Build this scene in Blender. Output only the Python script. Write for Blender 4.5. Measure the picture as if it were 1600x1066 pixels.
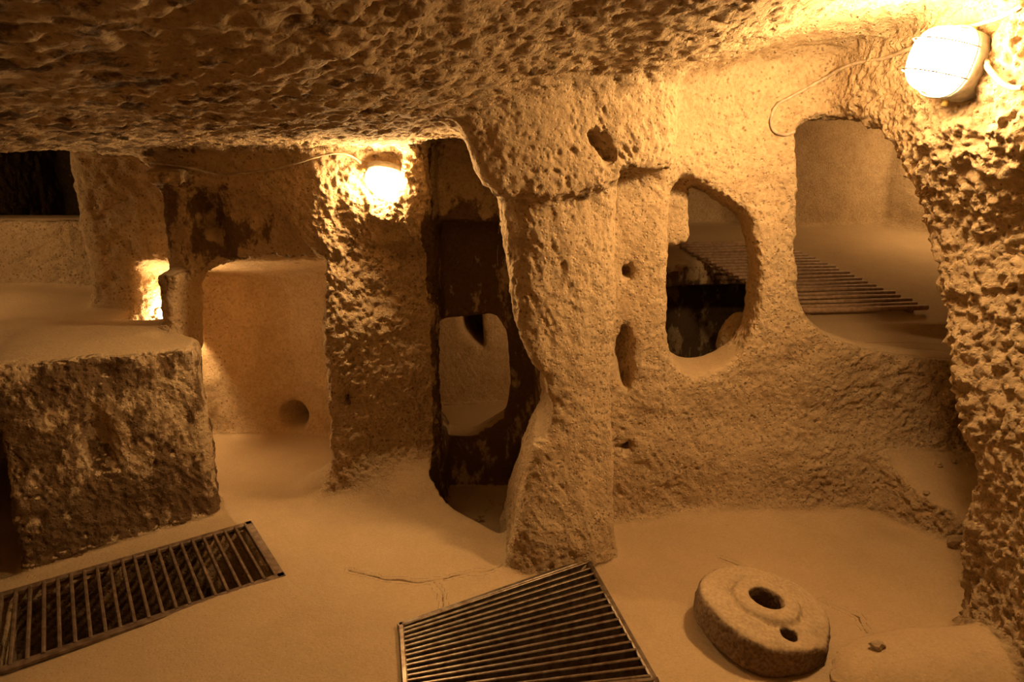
import bpy, bmesh, math, random
import numpy as np
from mathutils import Vector, Matrix
from mathutils.bvhtree import BVHTree

random.seed(7); np.random.seed(7)
scene = bpy.context.scene
for o in list(bpy.data.objects): bpy.data.objects.remove(o)
COL = scene.collection

# ------------------------------------------------------------------ camera
FPX, PITCH, EYE = 1050.0, math.radians(14.5), 1.6
cam = bpy.data.cameras.new('camera'); cam.sensor_width = 36.0; cam.sensor_fit = 'HORIZONTAL'
cam.lens = FPX / 1600 * 36.0; cam.clip_start = 0.02
camo = bpy.data.objects.new('camera', cam); COL.objects.link(camo)
camo.location = (0, 0, EYE); camo.rotation_euler = (math.pi / 2 - PITCH, 0, 0)
scene.camera = camo

# ------------------------------------------------------------------ light of the place: lamps only
world = bpy.data.worlds.new('underground'); scene.world = world; world.use_nodes = True
world.node_tree.nodes['Background'].inputs[0].default_value = (0, 0, 0, 1)
world.node_tree.nodes['Background'].inputs[1].default_value = 0.0
TUNGSTEN = (1.0, 0.605, 0.25)
P_RIGHT, P_LEFT, P_DOOR, P_PLAT, P_BACK, P_REAR, P_NICHE = 330.0, 420.0, 1000.0, 110.0, 140.0, 60.0, 34.0   # radiant strength of the lamp glasses
vs = scene.view_settings
vs.view_transform = 'Standard'; vs.look = 'None'; vs.gamma = 1.0; vs.use_curve_mapping = False
vs.exposure = 0.12

# ------------------------------------------------------------------ helpers: measure the photo
def ray(px, py):
    x = (px - 800) / FPX; y = -(py - 533) / FPX
    return np.array([x, math.cos(PITCH) + y * math.sin(PITCH), -math.sin(PITCH) + y * math.cos(PITCH)])
def U(px, py, Y):
    d = ray(px, py); return d * (Y / d[1]) + np.array([0, 0, EYE])
def Fl(px, py, z=0.0):
    d = ray(px, py); return d * ((z - EYE) / d[2]) + np.array([0, 0, EYE])
def xz(pts, Y): return [(U(a, b, Y)[0], U(a, b, Y)[2]) for a, b in pts]

# ------------------------------------------------------------------ noise
PERM = np.random.RandomState(3).permutation(256).astype(np.int32); PERM = np.concatenate([PERM, PERM])
VAL = np.random.RandomState(4).uniform(-1, 1, 512).astype(np.float32)
def vnoise(p):
    i = np.floor(p).astype(np.int32); f = (p - i).astype(np.float32); f = f * f * f * (f * (f * 6 - 15) + 10)
    ix, iy, iz = i[:, 0] & 255, i[:, 1] & 255, i[:, 2] & 255
    out = 0
    for dx in (0, 1):
        wx = f[:, 0] if dx else 1 - f[:, 0]
        a = PERM[(ix + dx) & 255]
        for dy in (0, 1):
            wy = f[:, 1] if dy else 1 - f[:, 1]
            b = PERM[(a + iy + dy) & 255]
            for dz in (0, 1):
                wz = f[:, 2] if dz else 1 - f[:, 2]
                out = out + wx * wy * wz * VAL[PERM[(b + iz + dz) & 255]]
    return out
def fbm(p, oct=3):
    s = 0; a = 1.0; t = 0
    for k in range(oct):
        s = s + a * vnoise(p * (2.03 ** k) + 17.3 * k); t += a; a *= 0.5
    return s / t
def worley(p):
    i = np.floor(p).astype(np.int32); f = (p - i).astype(np.float32); best = np.full(len(p), 9.0, np.float32)
    for dx in (-1, 0, 1):
        for dy in (-1, 0, 1):
            for dz in (-1, 0, 1):
                h = PERM[(PERM[(PERM[(i[:, 0] + dx) & 255] + i[:, 1] + dy) & 255] + i[:, 2] + dz) & 255]
                q = np.stack([dx + 0.5 + 0.45 * VAL[h], dy + 0.5 + 0.45 * VAL[h + 97], dz + 0.5 + 0.45 * VAL[h + 191]], 1) - f
                best = np.minimum(best, (q * q).sum(1))
    return np.sqrt(best)
def sst(a, b, x):
    t = np.clip((x - a) / (b - a), 0, 1); return t * t * (3 - 2 * t)

# ------------------------------------------------------------------ the rock as a carved volume
VX = 0.024
LO = np.array([-3.6, -1.0, -0.75]); HI = np.array([3.4, 6.0, 2.4])
N = np.ceil((HI - LO) / VX).astype(int)
AX = [(LO[k] + VX * np.arange(N[k])).astype(np.float32) for k in range(3)]
S = np.full(N, -1.0, np.float32)          # negative = rock
def sub(b, m=0.22):
    sl = []
    for k in range(3):
        a = max(0, int((b[k][0] - m - LO[k]) / VX)); e = min(N[k], int((b[k][1] + m - LO[k]) / VX) + 2)
        sl.append(slice(a, max(a + 1, e)))
    return tuple(sl)
def smin(a, b, k):
    if k <= 0: return np.minimum(a, b)
    h = np.maximum(k - np.abs(a - b), 0) / k
    return np.minimum(a, b) - h * h * k * 0.25
def apply(sl, d, op, k):
    if op == 'carve': S[sl] = -smin(-S[sl], d, k)
    else: S[sl] = smin(S[sl], d, k)
def poly2(a, b, pts):
    """signed distance to a polygon on broadcastable coordinates a, b"""
    pts = [np.array(p, float) for p in pts]; n = len(pts)
    d = None; sgn = None
    for i in range(n):
        p, q = pts[i], pts[i - 1]
        ex, ey = q - p; wx = a - p[0]; wy = b - p[1]
        t = np.clip((wx * ex + wy * ey) / (ex * ex + ey * ey + 1e-12), 0, 1)
        dd = (wx - ex * t) ** 2 + (wy - ey * t) ** 2
        c1 = b >= p[1]; c2 = b < q[1]; c3 = ex * wy > ey * wx
        flip = (c1 & c2 & c3) | (~c1 & ~c2 & ~c3)
        d = dd if d is None else np.minimum(d, dd)
        sgn = flip if sgn is None else sgn ^ flip
    return np.where(sgn, -1, 1) * np.sqrt(d)
def rint(p, q, r):
    p = p + r; q = q + r
    return np.minimum(np.maximum(p, q), 0) + np.sqrt(np.maximum(p, 0) ** 2 + np.maximum(q, 0) ** 2) - r
def g(sl): return AX[0][sl[0]][:, None, None], AX[1][sl[1]][None, :, None], AX[2][sl[2]][None, None, :]
def wall_prism(pts, y0, y1, op, k=0.03, r=0.02, taper=0.0):
    """outline in the X-Z plane, extruded in depth"""
    P = np.array(pts); sl = sub(((P[:, 0].min(), P[:, 0].max()), (y0, y1), (P[:, 1].min(), P[:, 1].max())))
    x, y, z = g(sl)
    d2 = poly2(x[:, 0, :], z[0, 0, :][None, :], pts).astype(np.float32)[:, None, :] + taper * (y - y0)
    apply(sl, rint(d2, np.abs(y - (y0 + y1) / 2) - (y1 - y0) / 2, r), op, k)
def plan_prism(pts, z0, z1, op, k=0.03, r=0.02, batter=0.0):
    """outline in plan, from z0 to z1 (numbers or functions of x, y)"""
    P = np.array(pts); za = z0 if not callable(z0) else -0.7; zb = z1 if not callable(z1) else 2.4
    sl = sub(((P[:, 0].min(), P[:, 0].max()), (P[:, 1].min(), P[:, 1].max()), (za, zb)))
    x, y, z = g(sl)
    d2 = poly2(x[:, :, 0], y[:, :, 0], pts).astype(np.float32)[:, :, None]
    lo = z0(x, y) if callable(z0) else z0; hi = z1(x, y) if callable(z1) else z1
    d2 = d2 + batter * (z - (lo if not callable(z0) else 0))
    apply(sl, rint(d2, np.maximum(lo - z, z - hi).astype(np.float32), r), op, k)
def ellipsoid(c, rad, op, k=0.03, rot=0.0, tilt=0.0):
    m = max(rad); sl = sub(((c[0] - m, c[0] + m), (c[1] - m, c[1] + m), (c[2] - m, c[2] + m)))
    x, y, z = g(sl); x = x - c[0]; y = y - c[1]; z = z - c[2]
    if rot: x, y = x * math.cos(rot) + y * math.sin(rot), -x * math.sin(rot) + y * math.cos(rot)
    if tilt: x, z = x * math.cos(tilt) + z * math.sin(tilt), -x * math.sin(tilt) + z * math.cos(tilt)
    k0 = np.sqrt((x / rad[0]) ** 2 + (y / rad[1]) ** 2 + (z / rad[2]) ** 2)
    k1 = np.sqrt((x / rad[0] ** 2) ** 2 + (y / rad[1] ** 2) ** 2 + (z / rad[2] ** 2) ** 2) + 1e-6
    apply(sl, (k0 * (k0 - 1) / k1).astype(np.float32), op, k)

def ceil_h(x, y):
    return (1.665 + 0.075 * (3.1 - y) + 0.21 * sst(-0.55, 0.35, x) + 0.17 * sst(0.3, 1.2, x) + 0.03 * np.exp(-((x + 0.3) / 0.45) ** 2 - ((y - 3.25) / 0.45) ** 2)
            + 0.02 * np.sin(2.3 * x + 1.0) * np.sin(1.7 * y) - 0.05 * np.maximum(-0.4 - x, 0) * sst(3.0, 2.2, y))
def floor_h(x, y): return 0.0 * x + 0.0 * y + 0.016 * np.sin(2.1 * x + 0.6) * np.sin(1.9 * y + 0.4) + 0.008 * np.sin(5.3 * x + 2.0 * y) * np.sin(4.1 * y - 1.3 * x)

# main chamber
room = [(-3.0, -0.8), (2.7, -0.8), (2.5, 2.2), (2.4, 2.95), (1.75, 2.99), (1.3, 2.98), (1.05, 2.97), (0.8, 2.91), (0.62, 2.84), (0.42, 2.82), (0.3, 2.95),
        (0.02, 3.0), (-0.1, 3.2), (-0.36, 3.24), (-0.6, 3.14), (-0.86, 3.06), (-1.05, 3.1), (-1.6, 3.12), (-3.0, 3.1)]
plan_prism(room, floor_h, ceil_h, 'carve', 0.05, 0.06)

# platform room at the left, its low back wall and the dark cavity behind
wall_prism(xz([(-150, 238), (203, 240), (232, 268), (243, 310), (248, 380), (256, 440), (262, 540), (262, 600), (-150, 600)], 3.1), 2.6, 3.5, 'carve', 0.03, 0.02)
plan_prism([(-3.4, 2.5), (-1.95, 2.9), (-1.86, 3.12), (-2.18, 3.45), (-2.36, 3.8), (-2.5, 4.15), (-3.4, 4.25)], 0.5, 1.78, 'carve', 0.05, 0.05)
plan_prism([(-3.5, 4.0), (-2.0, 4.0), (-2.05, 5.4), (-3.5, 5.4)], 1.0, 1.8, 'carve', 0.05, 0.05)
plan_prism([(-3.6, 2.86), (-2.3, 2.84), (-1.66, 3.02), (-1.6, 3.6), (-1.8, 4.6), (-3.6, 4.6)], -0.1, lambda x, y: 0.865 - 0.02 * (y - 3) + 0 * x, 'add', 0.10, 0.03)
plan_prism([(-3.6, 4.08), (-2.5, 4.15), (-2.1, 4.0), (-1.9, 3.6), (-1.7, 3.6), (-1.7, 4.5), (-3.6, 4.5)], 0.4, lambda x, y: 1.30 + 0.12 * sst(-2.6, -2.0, x) + 0 * y, 'add', 0.12, 0.05)
ellipsoid((-3.05, 3.98, 0.76), (0.6, 0.3, 0.12), 'add', 0.08)
plan_prism([(-3.6, 2.36), (-2.05, 2.46), (-1.62, 2.92), (-1.62, 3.2), (-3.6, 3.2)], 0.60, 0.88, 'add', 0.06, 0.04)
# pillar corner beside the platform, leaning
wall_prism(xz([(262, 560), (258, 440), (250, 380), (245, 300), (228, 262), (300, 262), (292, 410), (288, 560)], 3.1), 3.02, 3.6, 'add', 0.02, 0.02)

# room behind the low doorway
door = xz([(290, 560), (286, 450), (297, 428), (330, 414), (420, 405), (494, 408), (507, 438), (514, 560), (520, 690), (526, 770)], 3.12); door += [(door[-1][0] + 0.01, 0.0), (-1.66, 0.0), (-1.68, 0.5)]
plan_prism([(-1.98, 3.34), (-0.85, 3.34), (-0.86, 3.6), (-1.02, 3.78), (-1.3, 3.86), (-1.75, 3.86), (-1.98, 3.86)], 0.0, lambda x, y: 1.13 - 0.30 * np.maximum(y - 3.45, 0) + 0 * x, 'carve', 0.06, 0.05)
wall_prism(door, 2.9, 3.45, 'carve', 0.02, 0.015)
plan_prism([(-1.90, 3.66), (-1.86, 3.66), (-1.86, 3.95), (-1.90, 3.95)], 0.66, 0.98, 'add', 0.0, 0.01)  # added rock fin, out of view, shades the back wall from the lamp
ellipsoid(U(450, 655, 3.8), (0.09, 0.26, 0.09), 'carve', 0.02, -0.3)
ellipsoid(U(508, 560, 3.45), (0.045, 0.06, 0.06), 'carve', 0.02)
# little hole from the platform into the lamp-lit room
ellipsoid(U(224, 458, 3.42), (0.015, 0.13, 0.055), 'carve', 0.01, 0.1, -0.35)

# wall face beside the doorway: smoke-blackened niche, ledge, putlog hole, flared foot
wall_prism(xz([(398, 300), (430, 330), (470, 380), (505, 408), (505, 420), (250, 420), (250, 290)], 3.1), 3.0, 3.15, 'carve', 0.04, 0.02)
ellipsoid(U(322, 338, 3.14), (0.075, 0.12, 0.11), 'carve', 0.04)
ellipsoid(U(340, 372, 3.12), (0.05, 0.06, 0.06), 'carve', 0.04)
ellipsoid(U(541, 620, 3.1), (0.028, 0.07, 0.028), 'carve', 0.01)
ellipsoid((-0.62, 3.2, 0.0), (0.42, 0.22, 0.16), 'add', 0.14)
ellipsoid((-0.43, 3.2, 1.5), (0.07, 0.18, 0.28), 'add', 0.06)
ellipsoid(U(640, 330, 3.16), (0.2, 0.08, 0.16), 'add', 0.10)

# sunk passage beside the column with a small window to a further room
plan_prism([(-0.40, 3.1), (-0.02, 2.70), (0.14, 2.72), (0.12, 3.42), (-0.36, 3.42)], -0.24, 1.72, 'carve', 0.03, 0.03)
plan_prism([(-0.39, 3.3), (0.13, 3.3), (0.12, 3.58), (-0.37, 3.58)], -0.2, float(U(730, 348, 3.4)[2]), 'carve', 0.02, 0.02)
wall_prism(xz([(683, 500), (775, 492), (792, 520), (798, 600), (790, 650), (740, 680), (700, 678), (680, 640), (676, 560)], 3.58), 3.4, 3.8, 'carve', 0.02, 0.02)
plan_prism([(-0.75, 3.76), (0.55, 3.76), (0.55, 4.2), (0.0, 4.45), (-0.75, 4.3)], 0.0, 1.05, 'carve', 0.06, 0.05)
wall_prism(xz([(718, 480), (752, 480), (756, 552), (738, 540), (722, 520)], 4.3), 4.15, 5.0, 'carve', 0.02, 0.02)
ellipsoid(U(706, 762, 3.15), (0.03, 0.05, 0.025), 'carve', 0.02)

# room beyond the window wall: rising floor, pit under the bar grate
def back_floor(x, y): return 0.72 + 0.2 * (y - 3.2) + 0.0 * x
plan_prism([(0.62, 3.2), (2.5, 3.12), (3.2, 3.0), (3.3, 5.0), (2.9, 5.35), (2.0, 5.3), (1.78, 5.45), (0.62, 5.3)], back_floor, 2.1, 'carve', 0.08, 0.05)
pit = [(0.66, 3.2), (1.42, 3.2), (1.60, 3.72), (1.98, 3.74), (1.72, 4.62), (1.22, 4.55), (1.05, 4.44), (0.66, 4.46)]
plan_prism(pit, -0.15, 1.3, 'carve', 0.02, 0.02)
plan_prism([(0.66, 4.2), (1.75, 4.2), (1.9, 5.3), (0.66, 5.3)], -0.15, 0.80, 'carve', 0.03, 0.02)

# left rock block in front of the platform
plan_prism([(-3.4, 2.7), (-2.2, 2.75), (-2.15, 3.5), (-3.4, 3.5)], 0.0, 0.55, 'carve', 0.03, 0.05)
blk = [(-1.985, 2.41), (-1.72, 2.62), (-1.40, 2.87), (-1.46, 3.05), (-1.75, 3.1), (-2.25, 3.1), (-2.12, 2.72)]
plan_prism(blk, -0.1, lambda x, y: 0.885 - 0.05 * sst(-2.0, -1.4, x) + 0 * y, 'add', 0.05, 0.03, 0.0)
ellipsoid(U(160, 585, 2.62), (0.09, 0.07, 0.06), 'carve', 0.03, 0.6)
ellipsoid(U(152, 690, 2.62), (0.05, 0.06, 0.15), 'carve', 0.05, 0.6)
ellipsoid(U(248, 617, 2.75), (0.02, 0.05, 0.02), 'carve', 0.01, 0.6)

# window wall: two openings
win1 = xz([(1060, 266), (1082, 272), (1120, 288), (1160, 315), (1187, 345), (1199, 400), (1201, 450), (1193, 510), (1170, 560), (1135, 584), (1095, 593), (1064, 586), (1042, 560),
           (1033, 500), (1030, 420), (1032, 340), (1040, 280)], 2.94)
wall_prism(win1, 2.7, 3.4, 'carve', 0.025, 0.02, 0.08)
win2 = xz([(1248, 198), (1251, 300), (1249, 400), (1252, 470), (1266, 500), (1292, 522), (1350, 542), (1420, 552), (1480, 558), (1760, 590), (1760, 150), (1340, 178), (1285, 184)], 3.0)
wall_prism(win2, 2.7, 3.5, 'carve', 0.03, 0.03)
ellipsoid((1.16, 3.34, 0.66), (0.11, 0.11, 0.24), 'add', 0.02)
wall_prism(xz([(1020, 230), (1071, 240), (1072, 374), (1036, 384), (1024, 330)], 3.12), 3.05, 3.3, 'add', 0.02, 0.015)
# putlog holes and a worn step on the post
for (a, b), rr in (((981, 425), (0.028, 0.09, 0.036)), ((975, 548), (0.042, 0.12, 0.115)), ((980, 590), (0.03, 0.1, 0.07)), ((980, 700), (0.032, 0.09, 0.034))):
    ellipsoid(U(a, b, 2.84), rr, 'carve', 0.012)
wall_prism(xz([(985, 640), (1052, 634), (1052, 690), (985, 690)], 2.84), 2.7, 2.86, 'carve', 0.02, 0.01)
# bench in the right nook
plan_prism([(1.72, 2.98), (1.80, 2.72), (1.98, 2.5), (2.6, 2.3), (2.6, 3.1), (1.72, 3.1)], -0.1, lambda x, y: 0.16 + 0.35 * np.maximum(y - 2.6, 0) + 0 * x, 'add', 0.10, 0.04)
ellipsoid((1.25, 3.02, 0.05), (0.75, 0.12, 0.3), 'add', 0.15)

# right wall running towards the viewer, with an arch cut through
WA = np.array([1.33, 2.95]); WB = np.array([1.63, 2.0]); WE = (WB - WA) / np.linalg.norm(WB - WA); WN = np.array([WE[1], -WE[0]])   # WN points into the room
if WN[0] > 0: WN = -WN
def wall_uz(px, py):
    d = ray(px, py); t = (WA @ WN) / (d[0] * WN[0] + d[1] * WN[1]); P = d * t + np.array([0, 0, EYE])
    return (P[:2] - WA) @ WE, P[2]
sl = sub(((0.9, 2.6), (-0.8, 3.3), (-0.2, 2.3)), 0.1); x, y, z = g(sl)
u = (x - WA[0]) * WE[0] + (y - WA[1]) * WE[1]; w = (x - WA[0]) * WN[0] + (y - WA[1]) * WN[1]
thick = 0.16 + 0.12 * sst(0.2, 1.0, u) + 0.5 * sst(1.2, 1.8, u)
bulge = 0.15 * sst(0.3, 0.62, u) * sst(1.35, 1.75, z) + 0.30 * sst(0.95, 1.6, u)
dw = np.maximum(np.maximum(w - 0.06 * sst(0.5, 1.1, u) - bulge, -w - thick * 2), np.maximum(-0.12 - u, u - 4)) + 0 * z
dw = np.maximum(dw, 0 * dw - 9)
uo = [wall_uz(*q) for q in [(1250, 186), (1290, 181), (1330, 192), (1375, 222), (1405, 255), (1422, 290), (1436, 380), (1450, 450), (1475, 555), (1500, 650), (1514, 690), (1535, 726), (1515, 770), (1500, 820), (1494, 870), (1498, 930), (1496, 985)]]
uo = [(-0.9, uo[0][1])] + uo + [(uo[-1][0], -0.5), (-0.9, -0.5)]
ua = u[:, :, 0]; dop = np.empty_like(dw)
uu = np.linspace(float(ua.min()), float(ua.max()), 400); zz = z[0, 0, :]
tab = poly2(uu[:, None], zz[None, :], uo).astype(np.float32)
ii = np.clip(((ua - uu[0]) / (uu[1] - uu[0])), 0, 398.999); i0 = ii.astype(int); fr = (ii - i0)[:, :, None].astype(np.float32)
dop = tab[i0] * (1 - fr) + tab[i0 + 1] * fr
dw = -smin(-dw, dop, 0.08)
apply(sl, dw.astype(np.float32), 'add', 0.05)
# second buttress behind: a crack runs down beside it
ellipsoid((1.47, 1.80, -0.02), (0.50, 0.22, 0.17), 'add', 0.08)
ellipsoid((1.9, 1.6, 0.3), (0.22, 0.3, 0.9), 'add', 0.12)

# capital mass over the column
cap = xz([(672, 60), (690, 148), (712, 190), (735, 235), (756, 285), (785, 309), (860, 311), (930, 303), (968, 288), (975, 264), (1020, 268), (1066, 262), (1073, 200), (1076, 120), (1080, 40)], 2.50)
capp = [(-0.6, 2.56), (-0.12, 2.46), (0.12, 2.46), (0.45, 2.53), (0.80, 2.68), (0.80, 3.2), (-0.6, 3.2)]
sl = sub(((-0.6, 0.9), (2.4, 3.2), (1.3, 2.35)), 0.1); x, y, z = g(sl)
d1 = poly2(x[:, 0, :], z[0, 0, :][None, :], cap)[:, None, :]; d2 = poly2(x[:, :, 0], y[:, :, 0], capp)[:, :, None]
apply(sl, rint(d1 + 0 * y, d2 + 0 * z, 0.04).astype(np.float32), 'add', 0.10)
ellipsoid(U(934, 225, 2.53), (0.022, 0.07, 0.075), 'carve', 0.01, 0, 0.65)
ellipsoid(U(950, 243, 2.53), (0.035, 0.07, 0.025), 'carve', 0.01)
ellipsoid(U(1030, 248, 2.66), (0.05, 0.06, 0.012), 'carve', 0.01)
# column: front outline cut by its plan
co = xz([(784, 300), (786, 380), (795, 470), (815, 540), (848, 590), (860, 640), (862, 672), (838, 690), (818, 735), (806, 790), (795, 850), (780, 900), (778, 960), (975, 960), (962, 860), (961, 700), (966, 500), (970, 290)], 2.55)
cp = [(-0.12, 2.62), (0.02, 2.54), (0.10, 2.52), (0.27, 2.56), (0.47, 2.68), (0.50, 2.98), (-0.12, 2.98)]
sl = sub(((-0.3, 0.6), (2.3, 3.0), (-0.3, 1.7)), 0.05); x, y, z = g(sl)
d1 = poly2(x[:, 0, :], z[0, 0, :][None, :], co)[:, None, :]; d2 = poly2(x[:, :, 0], y[:, :, 0], cp)[:, :, None] - 0.11 * sst(0.55, 0.0, z) + 0.0
dc = np.maximum(rint(d1 + 0 * y, d2 + 0 * z, 0.03), np.maximum(-0.2 - z, z - 1.7))
apply(sl, dc.astype(np.float32), 'add', 0.03)

# shafts under the two floor grates, shallow bed round the millstone
GA = [Fl(622, 983), Fl(920, 878), Fl(1030, 1075), Fl(630, 1115)]
GB = [Fl(-12, 936), Fl(393, 819), Fl(447, 905), Fl(-30, 1068)]
def shrink(Q, f):
    c = sum(Q) / 4; return [tuple((c + (q - c) * f)[:2]) for q in Q]
plan_prism(shrink(GA, 0.9), -0.6, 0.3, 'carve', 0.01, 0.01)
plan_prism(shrink(GB, 0.9), -0.6, 0.12, 'carve', 0.01, 0.01)
MS = Fl(1183, 984)
ellipsoid((MS[0], MS[1], 0.02), (0.33, 0.33, 0.03), 'carve', 0.02)

# ------------------------------------------------------------------ volume -> quads (surface nets)
def surface_nets(S, lo, vx):
    ins = S < 0
    c = np.zeros(np.array(S.shape) - 1, np.int8)
    for dx in (0, 1):
        for dy in (0, 1):
            for dz in (0, 1):
                c += ins[dx:c.shape[0] + dx, dy:c.shape[1] + dy, dz:c.shape[2] + dz]
    act = (c > 0) & (c < 8); idx = np.argwhere(act)
    vid = np.full(c.shape, -1, np.int32); vid[act] = np.arange(len(idx))
    acc = np.zeros((len(idx), 3)); cnt = np.zeros(len(idx))
    corner = [(a, b, d) for a in (0, 1) for b in (0, 1) for d in (0, 1)]
    vals = {k: S[idx[:, 0] + k[0], idx[:, 1] + k[1], idx[:, 2] + k[2]] for k in corner}
    for a in corner:
        for ax in range(3):
            if a[ax] == 1: continue
            b = list(a); b[ax] = 1; b = tuple(b); va, vb = vals[a], vals[b]
            m = (va < 0) != (vb < 0); t = np.where(m, va / np.where(m, va - vb, 1), 0)
            p = np.tile(np.array(a, float), (len(idx), 1)); p[:, ax] = t
            acc += p * m[:, None]; cnt += m
    V = (idx + acc / cnt[:, None]) * vx + lo
    Q = []
    for ax in range(3):
        a = [slice(None)] * 3; b = [slice(None)] * 3; a[ax] = slice(0, -1); b[ax] = slice(1, None)
        ch = ins[tuple(a)] != ins[tuple(b)]; e = np.argwhere(ch)
        o1, o2 = [(1, 2), (2, 0), (0, 1)][ax]
        ok = (e[:, o1] > 0) & (e[:, o2] > 0) & (e[:, o1] < c.shape[o1]) & (e[:, o2] < c.shape[o2]); e = e[ok]
        s = ins[e[:, 0], e[:, 1], e[:, 2]]
        q = []
        for (p1, p2) in ((-1, -1), (0, -1), (0, 0), (-1, 0)):
            f = e.copy(); f[:, o1] += p1; f[:, o2] += p2; q.append(vid[f[:, 0], f[:, 1], f[:, 2]])
        q = np.stack(q, 1); q[~s] = q[~s][:, ::-1]; Q.append(q)
    return V, np.concatenate(Q)
def edges_of(Q):
    E = np.concatenate([Q[:, [0, 1]], Q[:, [1, 2]], Q[:, [2, 3]], Q[:, [3, 0]]]); E.sort(axis=1)
    key = E[:, 0].astype(np.int64) * (int(Q.max()) + 1) + E[:, 1]
    uq, first, inv = np.unique(key, return_index=True, return_inverse=True)
    return E[first], inv.reshape(4, len(Q)).T
def smooth(V, E, it=1, f=0.5):
    n = np.bincount(E.ravel(), minlength=len(V)).astype(float)
    for _ in range(it):
        a = np.stack([np.bincount(E[:, 0], V[E[:, 1], k], len(V)) + np.bincount(E[:, 1], V[E[:, 0], k], len(V)) for k in range(3)], 1)
        V = V * (1 - f) + f * a / np.maximum(n, 1)[:, None]
    return V
SNAP = []
def subdivide(V, Q, mask, lab):
    """split the quads of mask into four; open edges beside coarser quads are remembered so that they can be closed again"""
    E, inv = edges_of(Q); used = np.zeros(len(E), bool); used[inv[mask].ravel()] = True
    coarse = np.zeros(len(E), bool); coarse[inv[~mask].ravel()] = True
    mid = np.full(len(E), -1); nv = len(V); mid[used] = nv + np.arange(used.sum())
    nf = mask.sum(); c = nv + used.sum() + np.arange(nf)
    V2 = np.concatenate([V, V[E[used]].mean(1), V[Q[mask]].mean(1)])
    hang = used & coarse; SNAP.append((mid[hang], E[hang, 0], E[hang, 1]))
    m = mid[inv[mask]]; q = Q[mask]
    Q2 = np.concatenate([Q[~mask]] + [np.stack([q[:, k], m[:, k], c, m[:, k - 1]], 1) for k in range(4)])
    return V2, Q2, np.concatenate([lab[~mask]] + [lab[mask]] * 4)
def vnormals(V, Q):
    n = np.cross(V[Q[:, 2]] - V[Q[:, 0]], V[Q[:, 3]] - V[Q[:, 1]])
    a = np.stack([sum(np.bincount(Q[:, j], n[:, k], len(V)) for j in range(4)) for k in range(3)], 1)
    return a / (np.linalg.norm(a, axis=1)[:, None] + 1e-12)

V, Q = surface_nets(S, LO, VX)
E, _ = edges_of(Q); V = smooth(V, E, 2, 0.5)
del S
# ------------------------------------------------------------------ which piece of the place each quad belongs to
FC = V[Q].mean(1); FN = np.cross(V[Q[:, 2]] - V[Q[:, 0]], V[Q[:, 3]] - V[Q[:, 1]]); FN /= np.linalg.norm(FN, axis=1)[:, None] + 1e-12
fx, fy, fz = FC.T
SN = vnormals(V, Q)[Q].mean(1)
piece = np.full(len(Q), 0)
names = ['wall_back', 'floor', 'ceiling', 'wall_left', 'wall_right', 'wall_windows', 'rock_column', 'rock_block', 'wall_behind_viewer', 'floor_far_room', 'wall_far_room', 'doorway_room']
piece[fx < -1.62] = 3
piece[(fx > 0.47)] = 5
piece[(fy > 3.28) & (fx > -2.4) & (fx < -0.75) & (fz < 1.2)] = 11
piece[(fy > 3.30) & (fx > 0.56)] = 10
piece[(fy > 3.30) & (fx > 0.56) & (SN[:, 2] > 0.55) & (fz > 0.5)] = 9
fu = (fx - WA[0]) * WE[0] + (fy - WA[1]) * WE[1]
piece[(fu > 0.05) & (fx > 1.15) & (fy < 2.9) & ((fz > 1.55) | (fx < 1.6 + 0.4 * (2.4 - fy) + 0.3) | (fy < 2.2))] = 4
piece[(fx < -1.37) & (fx > -2.45) & (fy < 3.0) & (fy > 2.2) & (fz < 0.92)] = 7
piece[(fy < 1.2)] = 8
piece[(fx > -0.2) & (fx < 0.5) & (fy > 2.28) & (fy < 2.99) & (fz < 1.5)] = 6
piece[((fz > 1.55) & (SN[:, 2] < -0.45) | (fz > ceil_h(fx, fy) - 0.05)) & (fy < 3.4)] = 2
piece[(fz < 0.10) & (SN[:, 2] > 0.5) & (fy < 3.45)] = 1
piece[(fz < -0.02) & (fy < 3.6) & (fy < 3.0)] = 1
piece[(fz < -0.02) & (fy < 3.6) & (fx < 0.3) & (fx > -0.5)] = 1
LEVEL = {'wall_back': 2, 'wall_right': 2, 'wall_windows': 2, 'rock_column': 2, 'rock_block': 2, 'ceiling': 1, 'wall_left': 1, 'floor': 1, 'doorway_room': 1}
lev = np.array([LEVEL.get(n, 0) for n in names])
dcam = np.linalg.norm(V - np.array([0, 0, EYE]), axis=1)
hide = (FC[:, 1] < 0.9) | (FC[:, 0] < -0.85 * FC[:, 1] - 0.25) | (FC[:, 0] > 0.85 * FC[:, 1] + 0.2) | (FC[:, 2] < -0.05)      # outside the picture: coarse is enough
piece = piece + 100 * hide
CRACKS = [[(545, 893), (600, 905), (660, 910), (700, 903), (750, 893), (785, 884)], [(678, 910), (690, 930), (694, 955)], [(1128, 868), (1150, 878), (1165, 884)], [(1286, 935), (1320, 952), (1342, 962), (1358, 990)]]
def crack_d(p):
    q = p[:, :2] + 0.010 * np.stack([vnoise(p * 18), vnoise(p * 18 + 40)], 1); best = np.full(len(p), 9.0)
    for pix in CRACKS:
        P = [Fl(*c)[:2] for c in pix]
        for a, b in zip(P, P[1:]):
            e = b - a; t = np.clip(((q - a) @ e) / (e @ e), 0, 1); best = np.minimum(best, np.linalg.norm(q - a - t[:, None] * e, axis=1))
    return best
for L in (1, 2, 3):
    fc = V[Q].mean(1); near = np.zeros(len(Q), bool); fl = np.flatnonzero((piece == 1) & (fc[:, 1] > 1.5)); near[fl] = crack_d(fc[fl]) < 0.02
    V, Q, piece = subdivide(V, Q, (piece < 100) & ((lev[piece % 100] >= L) | near), piece)
    E, _ = edges_of(Q); V = smooth(V, E, 1, 0.5)
piece = piece % 100
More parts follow.
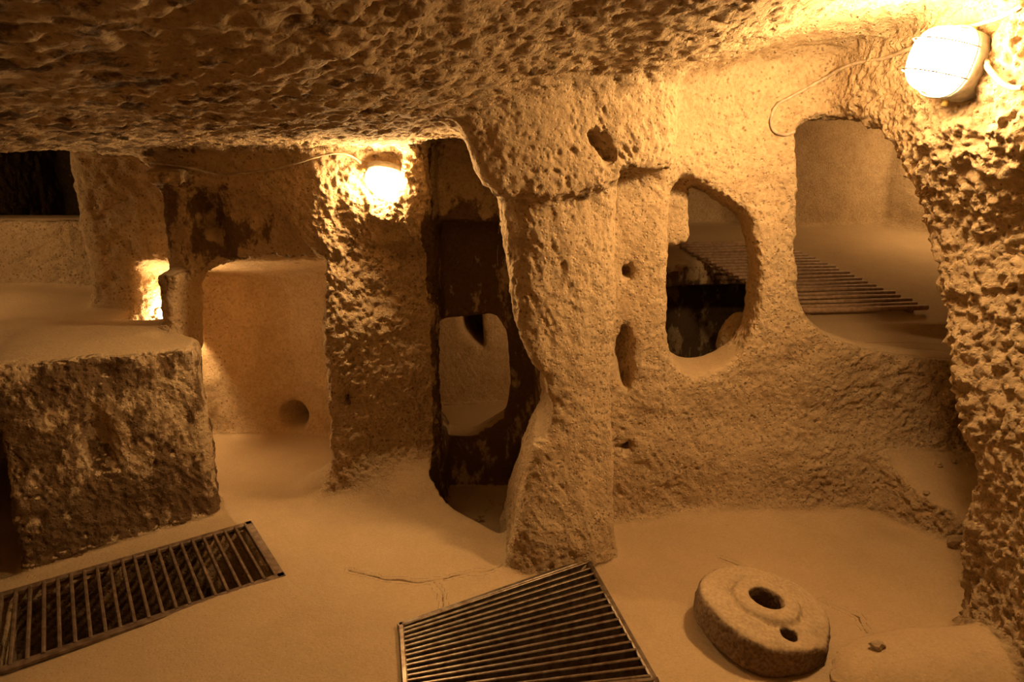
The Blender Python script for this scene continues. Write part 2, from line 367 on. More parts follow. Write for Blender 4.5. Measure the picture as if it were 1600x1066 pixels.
NRM = vnormals(V, Q)

# roughness of each surface (how the rock was worked) and patches of soot and painted shade
X, Y_, Z = V[:, 0], V[:, 1], V[:, 2]
flat = sst(0.45, 0.85, NRM[:, 2])                                 # trodden, dusty surfaces
u_ = (X - WA[0]) * WE[0] + (Y_ - WA[1]) * WE[1]
rw = sst(-0.3, 0.5, u_) * sst(1.1, 1.4, X) * (Y_ < 3.0)             # coarse right wall
far = sst(3.25, 3.5, Y_)
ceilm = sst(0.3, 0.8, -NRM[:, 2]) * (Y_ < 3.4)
wallb = sst(-0.95, -0.85, X) * sst(-0.30, -0.40, X) * sst(2.9, 3.0, Y_) * (1 - far)
farw = far * (X > -1.9)
blockm = (X < -1.36) & (X > -2.4) & (Y_ < 3.02) & (Y_ > 2.2) & (Z < 0.90)
rough = 0.6 + 0.55 * rw + 0.35 * ceilm + 0.45 * wallb - 0.35 * farw + 0.2 * blockm + 0.35 * sst(-1.6, -1.75, X) * sst(3.0, 3.1, Y_)
rough = rough * (1 - 0.93 * flat)
warp = np.stack([vnoise(V * 11 + 3), vnoise(V * 11 + 29), vnoise(V * 11 + 57)], 1)
lump = fbm(V * 2.6 + 5.0, 2) * 0.026 + fbm(V * 8.0, 2) * 0.010
mid = fbm(V * 22.0, 2) * 0.011 + fbm(V * 60.0, 2) * 0.006
wd = worley(V * 24.0 + warp * 0.9)
pits = -np.maximum(0.40 - wd, 0) * 0.055 * sst(0.0, 0.5, vnoise(V * 5.0 + 31))
wd2 = worley(V * 50.0 + warp * 0.6)
pits = pits - np.maximum(0.38 - wd2, 0) * 0.030 * sst(-0.3, 0.3, vnoise(V * 7.0 + 11))
knob = -(worley(V * 21.0 + warp * 1.3) - 0.5) * 0.022 * (rw + 0.5 * wallb + 0.7 * ceilm) - (worley(V * 46.0 + warp) - 0.5) * 0.012 * (rw + 0.8 * wallb)
ch = np.stack([V[:, 0] * 34 + V[:, 2] * 20, V[:, 1] * 34, V[:, 2] * 9 - V[:, 0] * 7], 1) + warp * 0.7
chis = -np.abs(vnoise(ch)) * 0.012 * sst(-0.2, 0.3, vnoise(V * 1.7 + 9))
disp = lump * (0.25 + 0.75 * np.clip(rough, 0, 1)) * (1 - 0.75 * flat) * (1 - 0.5 * ceilm) + (mid + pits + chis) * rough * (1 - 0.15 * ceilm) + knob * (1 - flat)
cd = np.full(len(V), 9.0); lowv = np.flatnonzero((Z < 0.04) & (Z > -0.04) & (Y_ > 1.5) & (Y_ < 2.9)); cd[lowv] = crack_d(V[lowv]); disp = disp - 0.004 * (1 - sst(0.001, 0.007, cd)) * (Z < 0.04)
V = V + NRM * disp[:, None]
for m_, a_, b_ in SNAP: V[m_] = (V[a_] + V[b_]) / 2
NRM = vnormals(V, Q)

# soot on block, wall niche and ceiling; painted shade in sunk passage, pit, cavity
def blob(c, r): return np.exp(-(((V - np.array(c)) / np.array(r)) ** 2).sum(1))
blk_face = (X < -1.36) & (X > -2.4) & (Y_ < 3.02) & (Y_ > 2.2) & (Z < 0.87)
stain_shade = np.where(blk_face & (NRM[:, 2] < 0.6), 0.50 + 0.22 * sst(0.45, 0.1, Z) - 0.25 * blob((-1.38, 2.9, 0.4), (0.06, 0.08, 0.6)), 0.0)
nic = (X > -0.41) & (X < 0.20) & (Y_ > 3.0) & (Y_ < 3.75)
stain_shade = np.maximum(stain_shade, np.where(nic, 0.34 + 0.30 * sst(1.40, 1.30, Z) + 0.25 * sst(1.1, 1.25, Z) * sst(1.42, 1.32, Z), 0))  # recess shade painted into the rock colour, deepest below the lintel
stain_shade = np.maximum(stain_shade, 0.62 * blob(U(310, 350, 3.15), (0.40, 0.35, 0.28)))
stain_shade = np.maximum(stain_shade, ceilm * (0.22 + 0.22 * sst(0.1, -1.8, X) + 0.06 * vnoise(V * 2)) * sst(0.9, 0.1, X))
stain_shade = np.maximum(stain_shade, sst(-2.0, -2.2, X) * sst(4.2, 4.5, Y_))  # far cavity coloured dark to read as unlit
stain_shade = np.maximum(stain_shade, ((X > 0.6) & (X < 2.0) & (Y_ > 3.3) & (Z < back_floor(X, Y_) - 0.04)) * 0.62)  # shade of the pit painted into its rock colour
stain_shade = np.clip(stain_shade, 0, 1) * (1 - 0.8 * flat)
dust = flat
stain_shade = np.maximum(stain_shade, np.where((Z < 0.04) & (Z > -0.04), 0.55 - 0.55 * sst(0.001, 0.006, cd), 0))

# ------------------------------------------------------------------ materials
def new_mat(name):
    m = bpy.data.materials.new(name); m.use_nodes = True; nt = m.node_tree
    return m, nt, nt.nodes['Principled BSDF']
def node(nt, t, **kw):
    n = nt.nodes.new(t)
    for k, v in kw.items():
        if k in n.inputs: n.inputs[k].default_value = v
        else: setattr(n, k, v)
    return n
def ramp(nt, src, stops):
    r = nt.nodes.new('ShaderNodeValToRGB'); el = r.color_ramp.elements
    while len(el) < len(stops): el.new(0.5)
    for e, (p, c) in zip(el, stops): e.position = p; e.color = (*c, 1) if len(c) == 3 else c
    nt.links.new(src, r.inputs[0]); return r.outputs[0]
def mixc(nt, fac, a, b, mode='MIX'):
    m = nt.nodes.new('ShaderNodeMix'); m.data_type = 'RGBA'; m.blend_type = mode
    for i, v in ((0, fac), (6, a), (7, b)):
        if hasattr(v, 'links'): nt.links.new(v, m.inputs[i])
        else: m.inputs[i].default_value = v if i == 0 else (*v, 1)
    return m.outputs[2]
def math_n(nt, op, a, b=None):
    m = nt.nodes.new('ShaderNodeMath'); m.operation = op
    for i, v in enumerate((a, b)):
        if v is None: continue
        if hasattr(v, 'links'): nt.links.new(v, m.inputs[i])
        else: m.inputs[i].default_value = v
    return m.outputs[0]
def rock_material():
    m, nt, b = new_mat('tuff_rock'); L = nt.links
    geo = nt.nodes.new('ShaderNodeNewGeometry'); pos = geo.outputs['Position']
    at = lambda n: node(nt, 'ShaderNodeAttribute', attribute_name=n).outputs['Fac']
    def noise(s, d=6, r=0.6):
        n = node(nt, 'ShaderNodeTexNoise', Scale=s, Detail=d, Roughness=r); L.new(pos, n.inputs['Vector']); return n.outputs['Fac']
    def voro(s):
        n = node(nt, 'ShaderNodeTexVoronoi', Scale=s); L.new(pos, n.inputs['Vector']); return n.outputs['Distance']
    big, medium, fine = noise(3.0), noise(14.0), noise(70.0, 4)
    col = ramp(nt, big, [(0.3, (0.40, 0.285, 0.165)), (0.55, (0.52, 0.39, 0.235)), (0.75, (0.60, 0.47, 0.30))])
    col = mixc(nt, 0.55, col, ramp(nt, medium, [(0.3, (0.34, 0.235, 0.13)), (0.6, (0.58, 0.44, 0.275))]))
    col = mixc(nt, 0.35, col, ramp(nt, fine, [(0.3, (0.28, 0.19, 0.10)), (0.55, (0.6, 0.46, 0.29)), (0.75, (0.72, 0.58, 0.40))]))
    # small dark inclusions in the tuff
    v = voro(42.0); spots = ramp(nt, math_n(nt, 'SUBTRACT', v, math_n(nt, 'MULTIPLY', math_n(nt, 'SUBTRACT', medium, 0.5), 0.9)), [(0.10, (1, 1, 1)), (0.24, (0, 0, 0))])
    sp = math_n(nt, 'MULTIPLY', math_n(nt, 'MULTIPLY', spots, math_n(nt, 'MINIMUM', math_n(nt, 'MULTIPLY', at('rough'), 1.3), 0.75)), math_n(nt, 'SUBTRACT', 1.0, at('dust')))
    col = mixc(nt, sp, col, (0.20, 0.125, 0.065))
    dustc = ramp(nt, noise(2.2), [(0.3, (0.355, 0.26, 0.155)), (0.7, (0.45, 0.34, 0.21))])
    dustc = mixc(nt, 0.22, dustc, ramp(nt, noise(120, 3), [(0.35, (0.30, 0.215, 0.125)), (0.65, (0.58, 0.45, 0.29))]))
    col = mixc(nt, math_n(nt, 'MULTIPLY', at('dust'), 0.85), col, dustc)
    tall = node(nt, 'ShaderNodeVectorMath', operation='MULTIPLY'); L.new(pos, tall.inputs[0]); tall.inputs[1].default_value = (1.0, 1.0, 0.55)
    sn = node(nt, 'ShaderNodeTexNoise', Scale=9.5, Detail=9.0, Roughness=0.66); L.new(tall.outputs[0], sn.inputs['Vector'])
    sraw = math_n(nt, 'ADD', at('stain_shade'), math_n(nt, 'MULTIPLY', math_n(nt, 'SUBTRACT', sn.outputs['Fac'], 0.5), 2.5))
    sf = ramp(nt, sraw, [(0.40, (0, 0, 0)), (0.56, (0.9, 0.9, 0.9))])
    sf = math_n(nt, 'MULTIPLY', sf, math_n(nt, 'GREATER_THAN', at('stain_shade'), 0.02))
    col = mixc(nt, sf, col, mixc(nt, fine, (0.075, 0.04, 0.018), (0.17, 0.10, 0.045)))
    L.new(col, b.inputs['Base Color']); b.inputs['Roughness'].default_value = 0.92
    b.inputs['Specular IOR Level'].default_value = 0.15
    h = math_n(nt, 'ADD', math_n(nt, 'MULTIPLY', noise(45, 8, 0.7), 1.0), math_n(nt, 'MULTIPLY', math_n(nt, 'MINIMUM', voro(60.0), 0.35), 1.3))
    h = math_n(nt, 'MULTIPLY', h, math_n(nt, 'ADD', math_n(nt, 'MULTIPLY', at('rough'), 1.0), 0.10))
    bp = node(nt, 'ShaderNodeBump', Strength=1.0, Distance=0.018); L.new(h, bp.inputs['Height']); L.new(bp.outputs[0], b.inputs['Normal'])
    return m
ROCK = rock_material()

# ------------------------------------------------------------------ cut the carved surface into the named pieces of the place
FC = V[Q].mean(1); fx, fy, fz = FC.T
info = {'wall_back': ('pitted rock wall carrying the smaller lamp, between doorway and sunk passage', 'wall'),
        'floor': ('smooth dusty tan rock floor holding the two metal grates', 'floor'),
        'ceiling': ('low rough rock ceiling mottled with dark soot', 'ceiling'),
        'wall_left': ('raised rock platform and low wall behind the stained block at left', 'wall'),
        'wall_right': ('coarse knobbly rock wall with tall arch, lit by the larger lamp', 'wall'),
        'wall_windows': ('carved rock wall with oval window above a curved parapet', 'wall'),
        'rock_column': ('thick pale rock column in the middle with flared foot', 'column'),
        'rock_block': ('soot-stained upright rock block behind the left grate', 'rock'),
        'wall_behind_viewer': ('rock walls of the near end of the chamber', 'wall'),
        'floor_far_room': ('rising rock floor beyond the arch under the bar deck', 'floor'),
        'wall_far_room': ('plain shaded rock walls of the room beyond the arch', 'wall'),
        'doorway_room': ('small rock-cut room seen through the low doorway at left', 'room')}
def mesh_obj(name, verts, faces, mat, parent=None, smooth=True):
    me = bpy.data.meshes.new(name); me.from_pydata([tuple(v) for v in verts], [], [tuple(f) for f in faces]); me.update()
    if smooth: me.polygons.foreach_set('use_smooth', np.ones(len(me.polygons), bool))
    o = bpy.data.objects.new(name, me); COL.objects.link(o); me.materials.append(mat)
    if parent is not None: o.parent = parent
    return o
for pi, nm in enumerate(names):
    f = Q[piece == pi]
    if len(f) == 0: continue
    ids, inv = np.unique(f, return_inverse=True); f = inv.reshape(-1, 4)
    me = bpy.data.meshes.new(nm)
    me.vertices.add(len(ids)); me.vertices.foreach_set('co', V[ids].astype(np.float32).ravel())
    me.loops.add(f.size); me.loops.foreach_set('vertex_index', f.astype(np.int32).ravel())
    me.polygons.add(len(f)); me.polygons.foreach_set('loop_start', np.arange(0, f.size, 4, dtype=np.int32))
    me.update(calc_edges=True); me.polygons.foreach_set('use_smooth', np.ones(len(f), bool))
    for an, av in (('stain_shade', stain_shade), ('dust', dust), ('rough', rough)):
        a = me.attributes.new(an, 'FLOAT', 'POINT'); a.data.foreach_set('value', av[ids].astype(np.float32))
    me.normals_split_custom_set_from_vertices(NRM[ids].astype(np.float32).tolist())
    me.materials.append(ROCK)
    o = bpy.data.objects.new(nm, me); COL.objects.link(o)
    o['label'], o['category'] = info[nm]
    if nm not in ('rock_column', 'rock_block'): o['kind'] = 'structure'
# surface lookup, to rest lamps and cables against the rock
keep = (fy > 1.0) & (fy < 3.7) & (fz > 1.0)
fk = Q[keep]; ids, inv = np.unique(fk, return_inverse=True)
BV = BVHTree.FromPolygons([Vector(v) for v in V[ids]], inv.reshape(-1, 4).tolist())
def hit(px, py, off=0.0):
    d = Vector(ray(px, py)).normalized(); p, n, i, t = BV.ray_cast(Vector((0, 0, EYE)), d)
    if p is None: p = Vector(U(px, py, 3.0)); n = Vector((0, -1, 0))
    if n.dot(d) > 0: n = -n
    return p + n * off, n

# ------------------------------------------------------------------ more materials
def plain(name, c, rough=0.5, metal=0.0, var=0.4, scale=40.0, c2=None):
    m, nt, b = new_mat(name); t = nt.nodes.new('ShaderNodeTexCoord')
    n = node(nt, 'ShaderNodeTexNoise', Scale=scale, Detail=5.0); nt.links.new(t.outputs['Object'], n.inputs['Vector'])
    c2 = c2 or tuple(x * (1 - var) for x in c)
    nt.links.new(ramp(nt, n.outputs['Fac'], [(0.35, c2), (0.65, c)]), b.inputs['Base Color'])
    b.inputs['Roughness'].default_value = rough; b.inputs['Metallic'].default_value = metal
    bp = node(nt, 'ShaderNodeBump', Strength=0.3, Distance=0.002); nt.links.new(n.outputs['Fac'], bp.inputs['Height']); nt.links.new(bp.outputs[0], b.inputs['Normal'])
    return m
STEEL = plain('worn_steel', (0.30, 0.25, 0.20), 0.38, 0.85, c2=(0.16, 0.11, 0.075))
RUST = plain('rusty_steel', (0.23, 0.16, 0.11), 0.6, 0.4, c2=(0.12, 0.075, 0.045))
WOODBAR = plain('brown_bars', (0.46, 0.31, 0.20), 0.7, 0.0, c2=(0.30, 0.19, 0.115))
HOUSING = plain('grey_cast_housing', (0.30, 0.29, 0.26), 0.5, 0.3)
CABLE = plain('dusty_cable', (0.50, 0.40, 0.28), 0.7)
DARKCABLE = plain('brown_cable', (0.20, 0.14, 0.08), 0.7)
BRASS = plain('brass_gland', (0.75, 0.62, 0.22), 0.35, 0.6)
WIRE = plain('guard_wire', (0.25, 0.23, 0.20), 0.4, 0.7)
def glow(name, strength):
    m, nt, b = new_mat(name); nt.nodes.remove(b); e = nt.nodes.new('ShaderNodeEmission')
    e.inputs[0].default_value = (*TUNGSTEN, 1); e.inputs[1].default_value = strength
    nt.links.new(e.outputs[0], nt.nodes['Material Output'].inputs[0]); return m

def tag(o, label, cat, group=None):
    o['label'] = label; o['category'] = cat
    if group: o['group'] = group
    return o
def thing(name, label, cat, loc, group=None):
    o = bpy.data.objects.new(name, None); COL.objects.link(o); o.location = loc; o.empty_display_size = 0.05
    return tag(o, label, cat, group)

# ------------------------------------------------------------------ tubes
def tube_mesh(pts, r, seg=8, closed=False):
    pts = [Vector(p) for p in pts]; n = len(pts); vs, fs = [], []
    up = Vector((0, 0, 1))
    for i, p in enumerate(pts):
        a = pts[(i - 1) % n] if (i or closed) else p; b = pts[(i + 1) % n] if (i < n - 1 or closed) else p
        t = (b - a).normalized(); s = t.cross(up)
        if s.length < 1e-3: s = t.cross(Vector((1, 0, 0)))
        s.normalize(); w = s.cross(t)
        for k in range(seg):
            th = 2 * math.pi * k / seg; vs.append(p + (s * math.cos(th) + w * math.sin(th)) * r)
    for i in range(n if closed else n - 1):
        for k in range(seg):
            a, b = i * seg + k, i * seg + (k + 1) % seg; c, d = ((i + 1) % n) * seg + (k + 1) % seg, ((i + 1) % n) * seg + k
            fs.append((a, b, c, d))
    if not closed: fs += [tuple(range(seg))[::-1], tuple(range((n - 1) * seg, n * seg))]
    return vs, fs
def spline(pts, per=8):
    pts = [Vector(p) for p in pts]; out = []
    for i in range(len(pts) - 1):
        p0, p1, p2, p3 = pts[max(i - 1, 0)], pts[i], pts[i + 1], pts[min(i + 2, len(pts) - 1)]
        for k in range(per):
            t = k / per
            out.append(0.5 * ((2 * p1) + (p2 - p0) * t + (2 * p0 - 5 * p1 + 4 * p2 - p3) * t * t + (3 * p1 - p0 - 3 * p2 + p3) * t ** 3))
    out.append(pts[-1]); return out
def bar_mesh(a, b, w, h, up=Vector((0, 0, 1))):
    """bevelled flat bar from a to b"""
    a, b = Vector(a), Vector(b); t = (b - a).normalized(); s = t.cross(up).normalized(); n = s.cross(t)
    c = min(w, h) * 0.22; prof = [(-w/2, -h/2), (w/2, -h/2), (w/2, h/2 - c), (w/2 - c, h/2), (-w/2 + c, h/2), (-w/2, h/2 - c)]
    vs = [p + s * x + n * y for p in (a, b) for x, y in prof]; m = len(prof)
    fs = [(k, (k + 1) % m, m + (k + 1) % m, m + k) for k in range(m)] + [tuple(range(m))[::-1], tuple(range(m, 2 * m))]
    return vs, fs
def lerp(a, b, t): return a + (b - a) * t

# ------------------------------------------------------------------ floor grates: frame sides and every bar a part
def grate(name, label, Qd, zt, nb, along, frame_w, frame_h, bw, bh, mat, fmat, ext=1.0, both=False):
    """Qd: four floor corners; bars run from side (0-3) to side (1-2) if along == 0, else from side (0-1) to side (3-2)"""
    C = [Vector((q[0], q[1], 0)) for q in Qd]; cen = sum(C, Vector()) / 4
    root = thing(name, label, 'grate', (cen.x, cen.y, zt)); R = [c - cen for c in C]
    if along == 0: s0, s1 = (R[0], R[3]), (R[1], R[2])
    else: s0, s1 = (R[0], R[1]), (R[3], R[2])
    ed = [(R[0], R[1]), (R[1], R[2]), (R[2], R[3]), (R[3], R[0])]
    if frame_w:
        for a, b in ed:
            inn = ((-(a + b) / 2).normalized()) * frame_w * 0.5; t = (b - a).normalized() * frame_w * 0.0
            v, f = bar_mesh(a + inn - t, b + inn + t, frame_w, frame_h); mesh_obj('frame_side', v, f, fmat, root, False)
    for i in range(nb):
        t = (i + 0.7) / (nb + 0.4); a = lerp(s0[0], s0[1], t); b = lerp(s1[0], s1[1], t); d = (b - a).normalized()
        jit = Vector((0, 0, random.uniform(-0.002, 0.002)))
        v, f = bar_mesh(a + d * frame_w * 0.6 + jit, b - d * frame_w * 0.6 + jit, bw, bh); mesh_obj('bar', v, f, mat, root, False)
    return root
grate('floor_grate', 'steel bar grate over a shaft in the floor at the foot of the column', GA, 0.012, 17, 0, 0.022, 0.03, 0.011, 0.028, STEEL, STEEL)
grate('floor_grate', 'long rusty grate in the floor below the stained rock block', GB, 0.012, 21, 1, 0.03, 0.014, 0.012, 0.02, RUST, RUST)
def on_slope(px, py):
    d = ray(px, py); t = (0.08 - EYE) / (d[2] - 0.2 * d[1]); return Vector(d * t + np.array([0, 0, EYE]))
BQ = [on_slope(1059, 388), on_slope(1212, 386), on_slope(1443, 489), on_slope(1256, 494)]
cen = sum(BQ, Vector()) / 4
deck = thing('bar_deck', 'deck of loose brown bars over the pit beyond the arch', 'deck', cen + Vector((0, 0, 0.02)))
nrm = (BQ[1] - BQ[0]).cross(BQ[3] - BQ[0]).normalized(); nrm = nrm if nrm.z > 0 else -nrm
for i in range(22):
    t = i / 21.0; a = lerp(BQ[0], BQ[3], t) - cen; b = lerp(BQ[1], BQ[2], t) - cen; d = (b - a).normalized()
    v, f = tube_mesh([a - d * random.uniform(0.0, 0.03) + nrm * 0.012, (a + b) / 2 + nrm * (0.012 + random.uniform(-0.004, 0.004)), b + d * random.uniform(0, 0.03) + nrm * 0.012], 0.0115 if i < 21 else 0.016, 8)
    mesh_obj('bar', v, f, WOODBAR, deck)
for tt in (0.04, 0.9):
    v, f = bar_mesh(lerp(BQ[0], BQ[1], tt) - cen - nrm * 0.012, lerp(BQ[3], BQ[2], tt) - cen - nrm * 0.012, 0.03, 0.024, nrm); mesh_obj('runner', v, f, WOODBAR, deck, False)

# ------------------------------------------------------------------ millstone (small carved volume of its own)
mv = 0.007; mlo = np.array([-0.36, -0.36, -0.04]); mn = (103, 103, 36)
mx, my, mz = [(mlo[k] + mv * np.arange(mn[k])) for k in range(3)]
mx, my, mz = mx[:, None, None], my[None, :, None], mz[None, None, :]
mr = np.sqrt(mx ** 2 + my ** 2); th = np.arctan2(my, mx)
RM, HM = 0.225, 0.14
edge = RM * (1 + 0.015 * np.sin(3 * th + 0.5) + 0.012 * np.sin(5 * th)) - 0.02 * np.maximum(0, 0.06 - mz)
top = HM + 0.010 * (mr < 0.125) - 0.012 * sst(0.125, 0.225, mr) - 0.016 * np.exp(-((mr - 0.122) / 0.010) ** 2)
ms = rint(mr - edge, np.maximum(mz - top, -mz), 0.025)
def mcarve(c, r, zlow):
    global ms
    d = np.maximum(np.sqrt((mx - c[0]) ** 2 + (my - c[1]) ** 2) - r, zlow - mz); ms = -smin(-ms, d, 0.012)
mcarve((0, 0), 0.056, 0.02); mcarve((0.0, -0.155), 0.026, 0.06); mcarve((0.11, 0.11), 0.013, 0.125)
chip = np.sqrt((mx - 0.165) ** 2 + (my + 0.19) ** 2 + ((mz - 0.16) * 1.4) ** 2) - 0.085; ms = -smin(-ms, chip, 0.03)
chip = np.sqrt((mx + 0.09) ** 2 + (my + 0.245) ** 2 + ((mz - 0.155) * 1.5) ** 2) - 0.06; ms = -smin(-ms, chip, 0.03)
Vm, Qm = surface_nets(ms.astype(np.float32), mlo, mv); Em, _ = edges_of(Qm); Vm = smooth(Vm, Em, 2, 0.5); Nm = vnormals(Vm, Qm)
side = 1 - sst(0.5, 0.9, Nm[:, 2])
Vm = Vm + Nm * ((fbm(Vm * 60, 2) * 0.003 - np.maximum(0.4 - worley(Vm * 55), 0) * 0.012) * (0.25 + side) + fbm(Vm * 14, 2) * 0.006)[:, None]
def stone_material():
    m, nt, b = new_mat('basalt_millstone'); t = nt.nodes.new('ShaderNodeTexCoord'); L = nt.links
    n = node(nt, 'ShaderNodeTexNoise', Scale=90.0, Detail=4.0); L.new(t.outputs['Object'], n.inputs['Vector'])
    n2 = node(nt, 'ShaderNodeTexNoise', Scale=9.0, Detail=4.0); L.new(t.outputs['Object'], n2.inputs['Vector'])
    stone = ramp(nt, n.outputs['Fac'], [(0.35, (0.13, 0.085, 0.05)), (0.65, (0.25, 0.175, 0.11))])
    dustm = ramp(nt, n.outputs['Fac'], [(0.3, (0.36, 0.27, 0.165)), (0.7, (0.50, 0.385, 0.245))])
    a = node(nt, 'ShaderNodeAttribute', attribute_name='dust').outputs['Fac']
    fac = math_n(nt, 'MINIMUM', math_n(nt, 'MULTIPLY', a, math_n(nt, 'ADD', n2.outputs['Fac'], 0.55)), 1.0)
    L.new(mixc(nt, fac, stone, dustm), b.inputs['Base Color']); b.inputs['Roughness'].default_value = 0.9
    b.inputs['Specular IOR Level'].default_value = 0.2
    bp = node(nt, 'ShaderNodeBump', Strength=0.6, Distance=0.004); L.new(n.outputs['Fac'], bp.inputs['Height']); L.new(bp.outputs[0], b.inputs['Normal'])
    return m
mill = mesh_obj('millstone', Vm, Qm, stone_material())
da = mill.data.attributes.new('dust', 'FLOAT', 'POINT'); da.data.foreach_set('value', (sst(0.5, 0.85, Nm[:, 2]) * (np.hypot(Vm[:, 0], Vm[:, 1]) > 0.056) * (Vm[:, 2] > 0.07)).astype(np.float32))
mill.location = (MS[0], MS[1], -0.012); mill.rotation_euler = (0.07, 0.12, 0.15)
tag(mill, 'round dark millstone with central eye lying on the dusty floor at right', 'millstone')

# ------------------------------------------------------------------ loose stones
def pebble(p, r, label, name='stone'):
    bm = bmesh.new(); bmesh.ops.create_icosphere(bm, subdivisions=2, radius=r)
    co = np.array([v.co[:] for v in bm.verts]); k = 1 + 0.5 * vnoise(co / r * 1.3 + random.uniform(0, 50))
    for v, s in zip(bm.verts, k): v.co *= s; v.co.z *= 0.7
    me = bpy.data.meshes.new(name); bm.to_mesh(me); bm.free(); me.materials.append(STONE)
    o = bpy.data.objects.new(name, me); COL.objects.link(o); o.location = (p[0], p[1], p[2]); return tag(o, label, 'stone')
STONE = plain('loose_tuff', (0.42, 0.31, 0.19), 0.95, 0, scale=25)
low = (fz < 0.6) & (fy > 1.0) & (fy < 3.2) & (fx > 0.9)
fk = Q[low]; ids, inv = np.unique(fk, return_inverse=True)
BL = BVHTree.FromPolygons([Vector(v) for v in V[ids]], inv.reshape(-1, 4).tolist())
def ground(px, py):
    p, n, i, t = BL.ray_cast(Vector((0, 0, EYE)), Vector(ray(px, py)).normalized()); return p if p is not None else Vector(Fl(px, py))
for (a, b, r, l) in ((1370, 1012, 0.022, 'small stone on the mound in front of the millstone'), (1447, 772, 0.014, 'pebble lying nearest the front of the nook bench'), (1490, 722, 0.014, 'pebble on the nook bench closest to the right wall'),
                     (1465, 727, 0.016, 'larger pebble at the back of the nook bench'), (1404, 748, 0.012, 'leftmost pebble at the edge of the nook bench'), (1494, 850, 0.04, 'dark stone wedged at the foot of the right wall')):
    p = ground(a, b); pebble(p + Vector((0, 0, r * 0.35)), r, l)

# ------------------------------------------------------------------ lamps
def frame_from(n, up=Vector((0, 0, 1))):
    z = n.normalized(); x = up.cross(z).normalized(); y = z.cross(x); return Matrix((x, y, z)).transposed()
def dome(a, b, h, seg=28, rings=8, square=2.6):
    vs, fs = [], []
    for i in range(rings + 1):
        ph = -0.7 + i / rings * (math.pi / 2 + 0.7); k = math.cos(ph) if i < rings else 0.0; zz_ = (math.sin(ph) + 0.644) / 1.644 * h
        for j in range(seg):
            t = 2 * math.pi * j / seg; c, s = math.cos(t), math.sin(t)
            vs.append((a * k * math.copysign(abs(c) ** (2 / square), c), b * k * math.copysign(abs(s) ** (2 / square), s), zz_))
    for i in range(rings):
        for j in range(seg): fs.append((i * seg + j, i * seg + (j + 1) % seg, (i + 1) * seg + (j + 1) % seg, (i + 1) * seg + j))
    return vs, fs
def drum(a, b, h, seg=28, square=2.6, bev=0.006):
    vs, fs = [], []; prof = [(1.0, 0), (1.0, h - bev), (1 - bev / a, h), (0.86, h), (0.86, h - 0.004)]
    for k, zz_ in prof:
        for j in range(seg):
            t = 2 * math.pi * j / seg; c, s = math.cos(t), math.sin(t)
            vs.append((a * k * math.copysign(abs(c) ** (2 / square), c), b * k * math.copysign(abs(s) ** (2 / square), s), zz_))
    for i in range(len(prof) - 1):
        for j in range(seg): fs.append((i * seg + j, i * seg + (j + 1) % seg, (i + 1) * seg + (j + 1) % seg, (i + 1) * seg + j))
    fs += [tuple(range(seg))[::-1], tuple(range((len(prof) - 1) * seg, len(prof) * seg))]
    return vs, fs
def bulkhead(label, p, n, roll, power, a=0.075, b=0.055, hb=0.04, hd=0.055, guard=True):
    root = thing('bulkhead_lamp', label, 'lamp', p, 'bulkhead lamps')
    M = frame_from(n).to_4x4() @ Matrix.Rotation(roll, 4, 'Z'); root.rotation_euler = M.to_euler()
    v, f = drum(a, b, hb); mesh_obj('housing', v, f, HOUSING, root)
    v, f = dome(a * 0.92, b * 0.92, hd * 1.35, rings=11); gl = mesh_obj('glass', [(x, y, z + hb - 0.004) for x, y, z in v], f, glow('lamp_glow', power), root)
    gl['label'] = 'glowing warm white glass'
    if guard:
        rr = [(1.02 * a * math.copysign(abs(math.cos(t)) ** 0.77, math.cos(t)), 1.02 * b * math.copysign(abs(math.sin(t)) ** 0.77, math.sin(t)), hb + 0.012) for t in [2 * math.pi * j / 32 for j in range(32)]]
        v, f = tube_mesh(rr, 0.003, 6, True); mesh_obj('guard_ring', v, f, WIRE, root)
        for q in (-0.4, 0.4):
            arc = [(q * a * 1.1, b * 1.06 * math.cos(t), hb + 0.012 + (hd * 1.33) * math.sin(t)) for t in [math.pi * j / 14 for j in range(15)]]
            v, f = tube_mesh(arc, 0.0022, 6); mesh_obj('guard_wire', v, f, WIRE, root)
    for sx in (-1, 1):
        v, f = tube_mesh([(sx * a * 0.93, 0, hb * 0.4), (sx * (a + 0.018), 0, hb * 0.4)], 0.009, 10); mesh_obj('cable_gland', v, f, BRASS, root)
    return root
pR, nR = hit(1508, 106, 0.0)
nL_ = Vector((-0.90, -0.36, 0.14)).normalized()
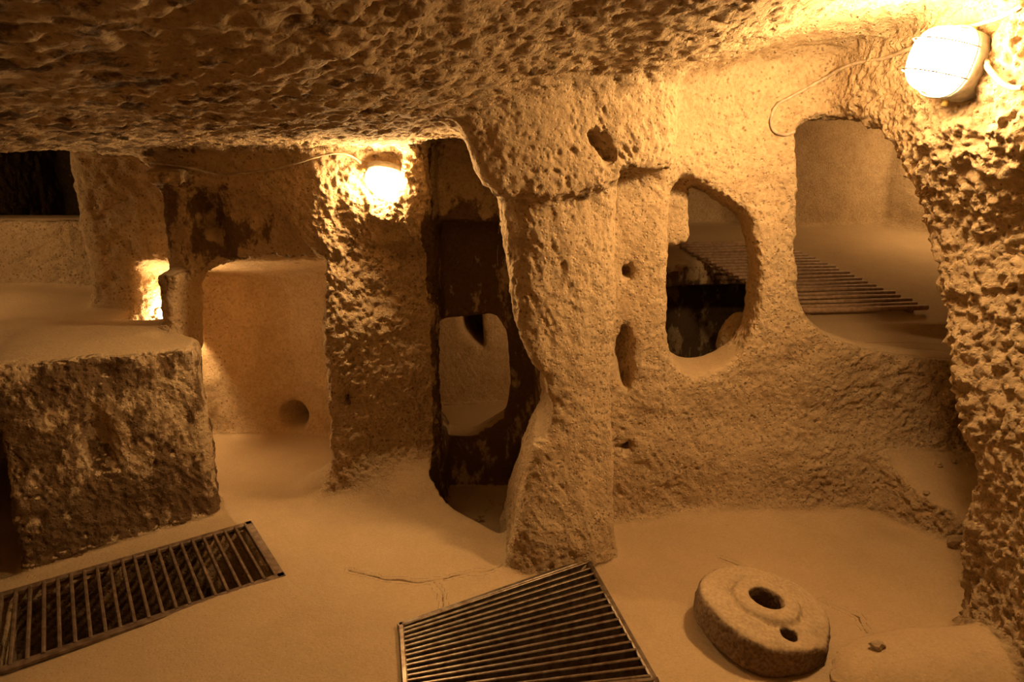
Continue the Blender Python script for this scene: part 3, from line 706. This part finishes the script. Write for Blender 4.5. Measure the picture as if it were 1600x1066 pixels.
lampR = bulkhead('larger bright bulkhead lamp high on the coarse right wall', pR - nL_ * 0.01, nL_, math.radians(80), P_RIGHT, 0.10, 0.085, 0.085, 0.10)
pL, nLw = hit(602, 268, 0.0)
lampL = bulkhead('smaller bright bulkhead lamp on the wall right of the doorway', pL, (nLw + Vector((0.35, -0.45, -0.15))).normalized(), math.radians(-12), P_LEFT, 0.085, 0.052, 0.045, 0.055)
bulkhead('bulkhead lamp hidden behind the doorway jamb', Vector((-1.985, 3.68, 0.80)), Vector((1.0, 0.0, 0.2)), 0, P_DOOR, 0.045, 0.035, 0.025, 0.025)
bulkhead('bulkhead lamp beyond the left edge over the platform', Vector((-3.30, 3.3, 1.55)), Vector((0.9, 0.1, -0.4)), 0, P_PLAT)
bulkhead('bulkhead lamp behind the right wall in the far room', Vector((3.2, 4.85, 1.75)), Vector((-1, -0.15, -0.4)), 0, P_BACK)
bulkhead('bulkhead lamp in the little room behind the sunk passage', Vector((0.50, 4.0, 0.9)), Vector((-1, 0.0, -0.2)), 0, P_NICHE)

# ------------------------------------------------------------------ cables
def cable(label, pix, r, mat, off=None, per=6, ends=(None, None)):
    pts = [hit(a, b, (off or r) )[0] for a, b in pix]
    if ends[0] is not None: pts[0] = ends[0]
    if ends[1] is not None: pts[-1] = ends[1]
    v, f = tube_mesh(spline(pts, per), r, 8); o = mesh_obj('cable', v, f, mat); return tag(o, label, 'cable')
cable('thin brown cable along the wall top to the smaller lamp', [(238, 252), (290, 266), (345, 271), (400, 268), (450, 262), (500, 245), (530, 237), (552, 247), (570, 256)], 0.005, CABLE, 0.022)
cable('dusty cable crossing the right wall above the arch', [(1600, 6), (1560, 25), (1510, 45), (1440, 70), (1385, 90), (1330, 102), (1285, 125), (1240, 150), (1214, 166), (1203, 186), (1208, 204), (1224, 211), (1240, 207)], 0.007, CABLE)
cable('looped cable hanging from the side of the larger lamp', [(1522, 95), (1540, 94), (1552, 108), (1568, 128), (1588, 137), (1606, 133)], 0.008, CABLE, 0.02)
cable('thin pale wire hanging down the back wall beside the column', [(783, 346), (779, 365), (778, 385), (777, 398), (778, 415)], 0.0025, CABLE)
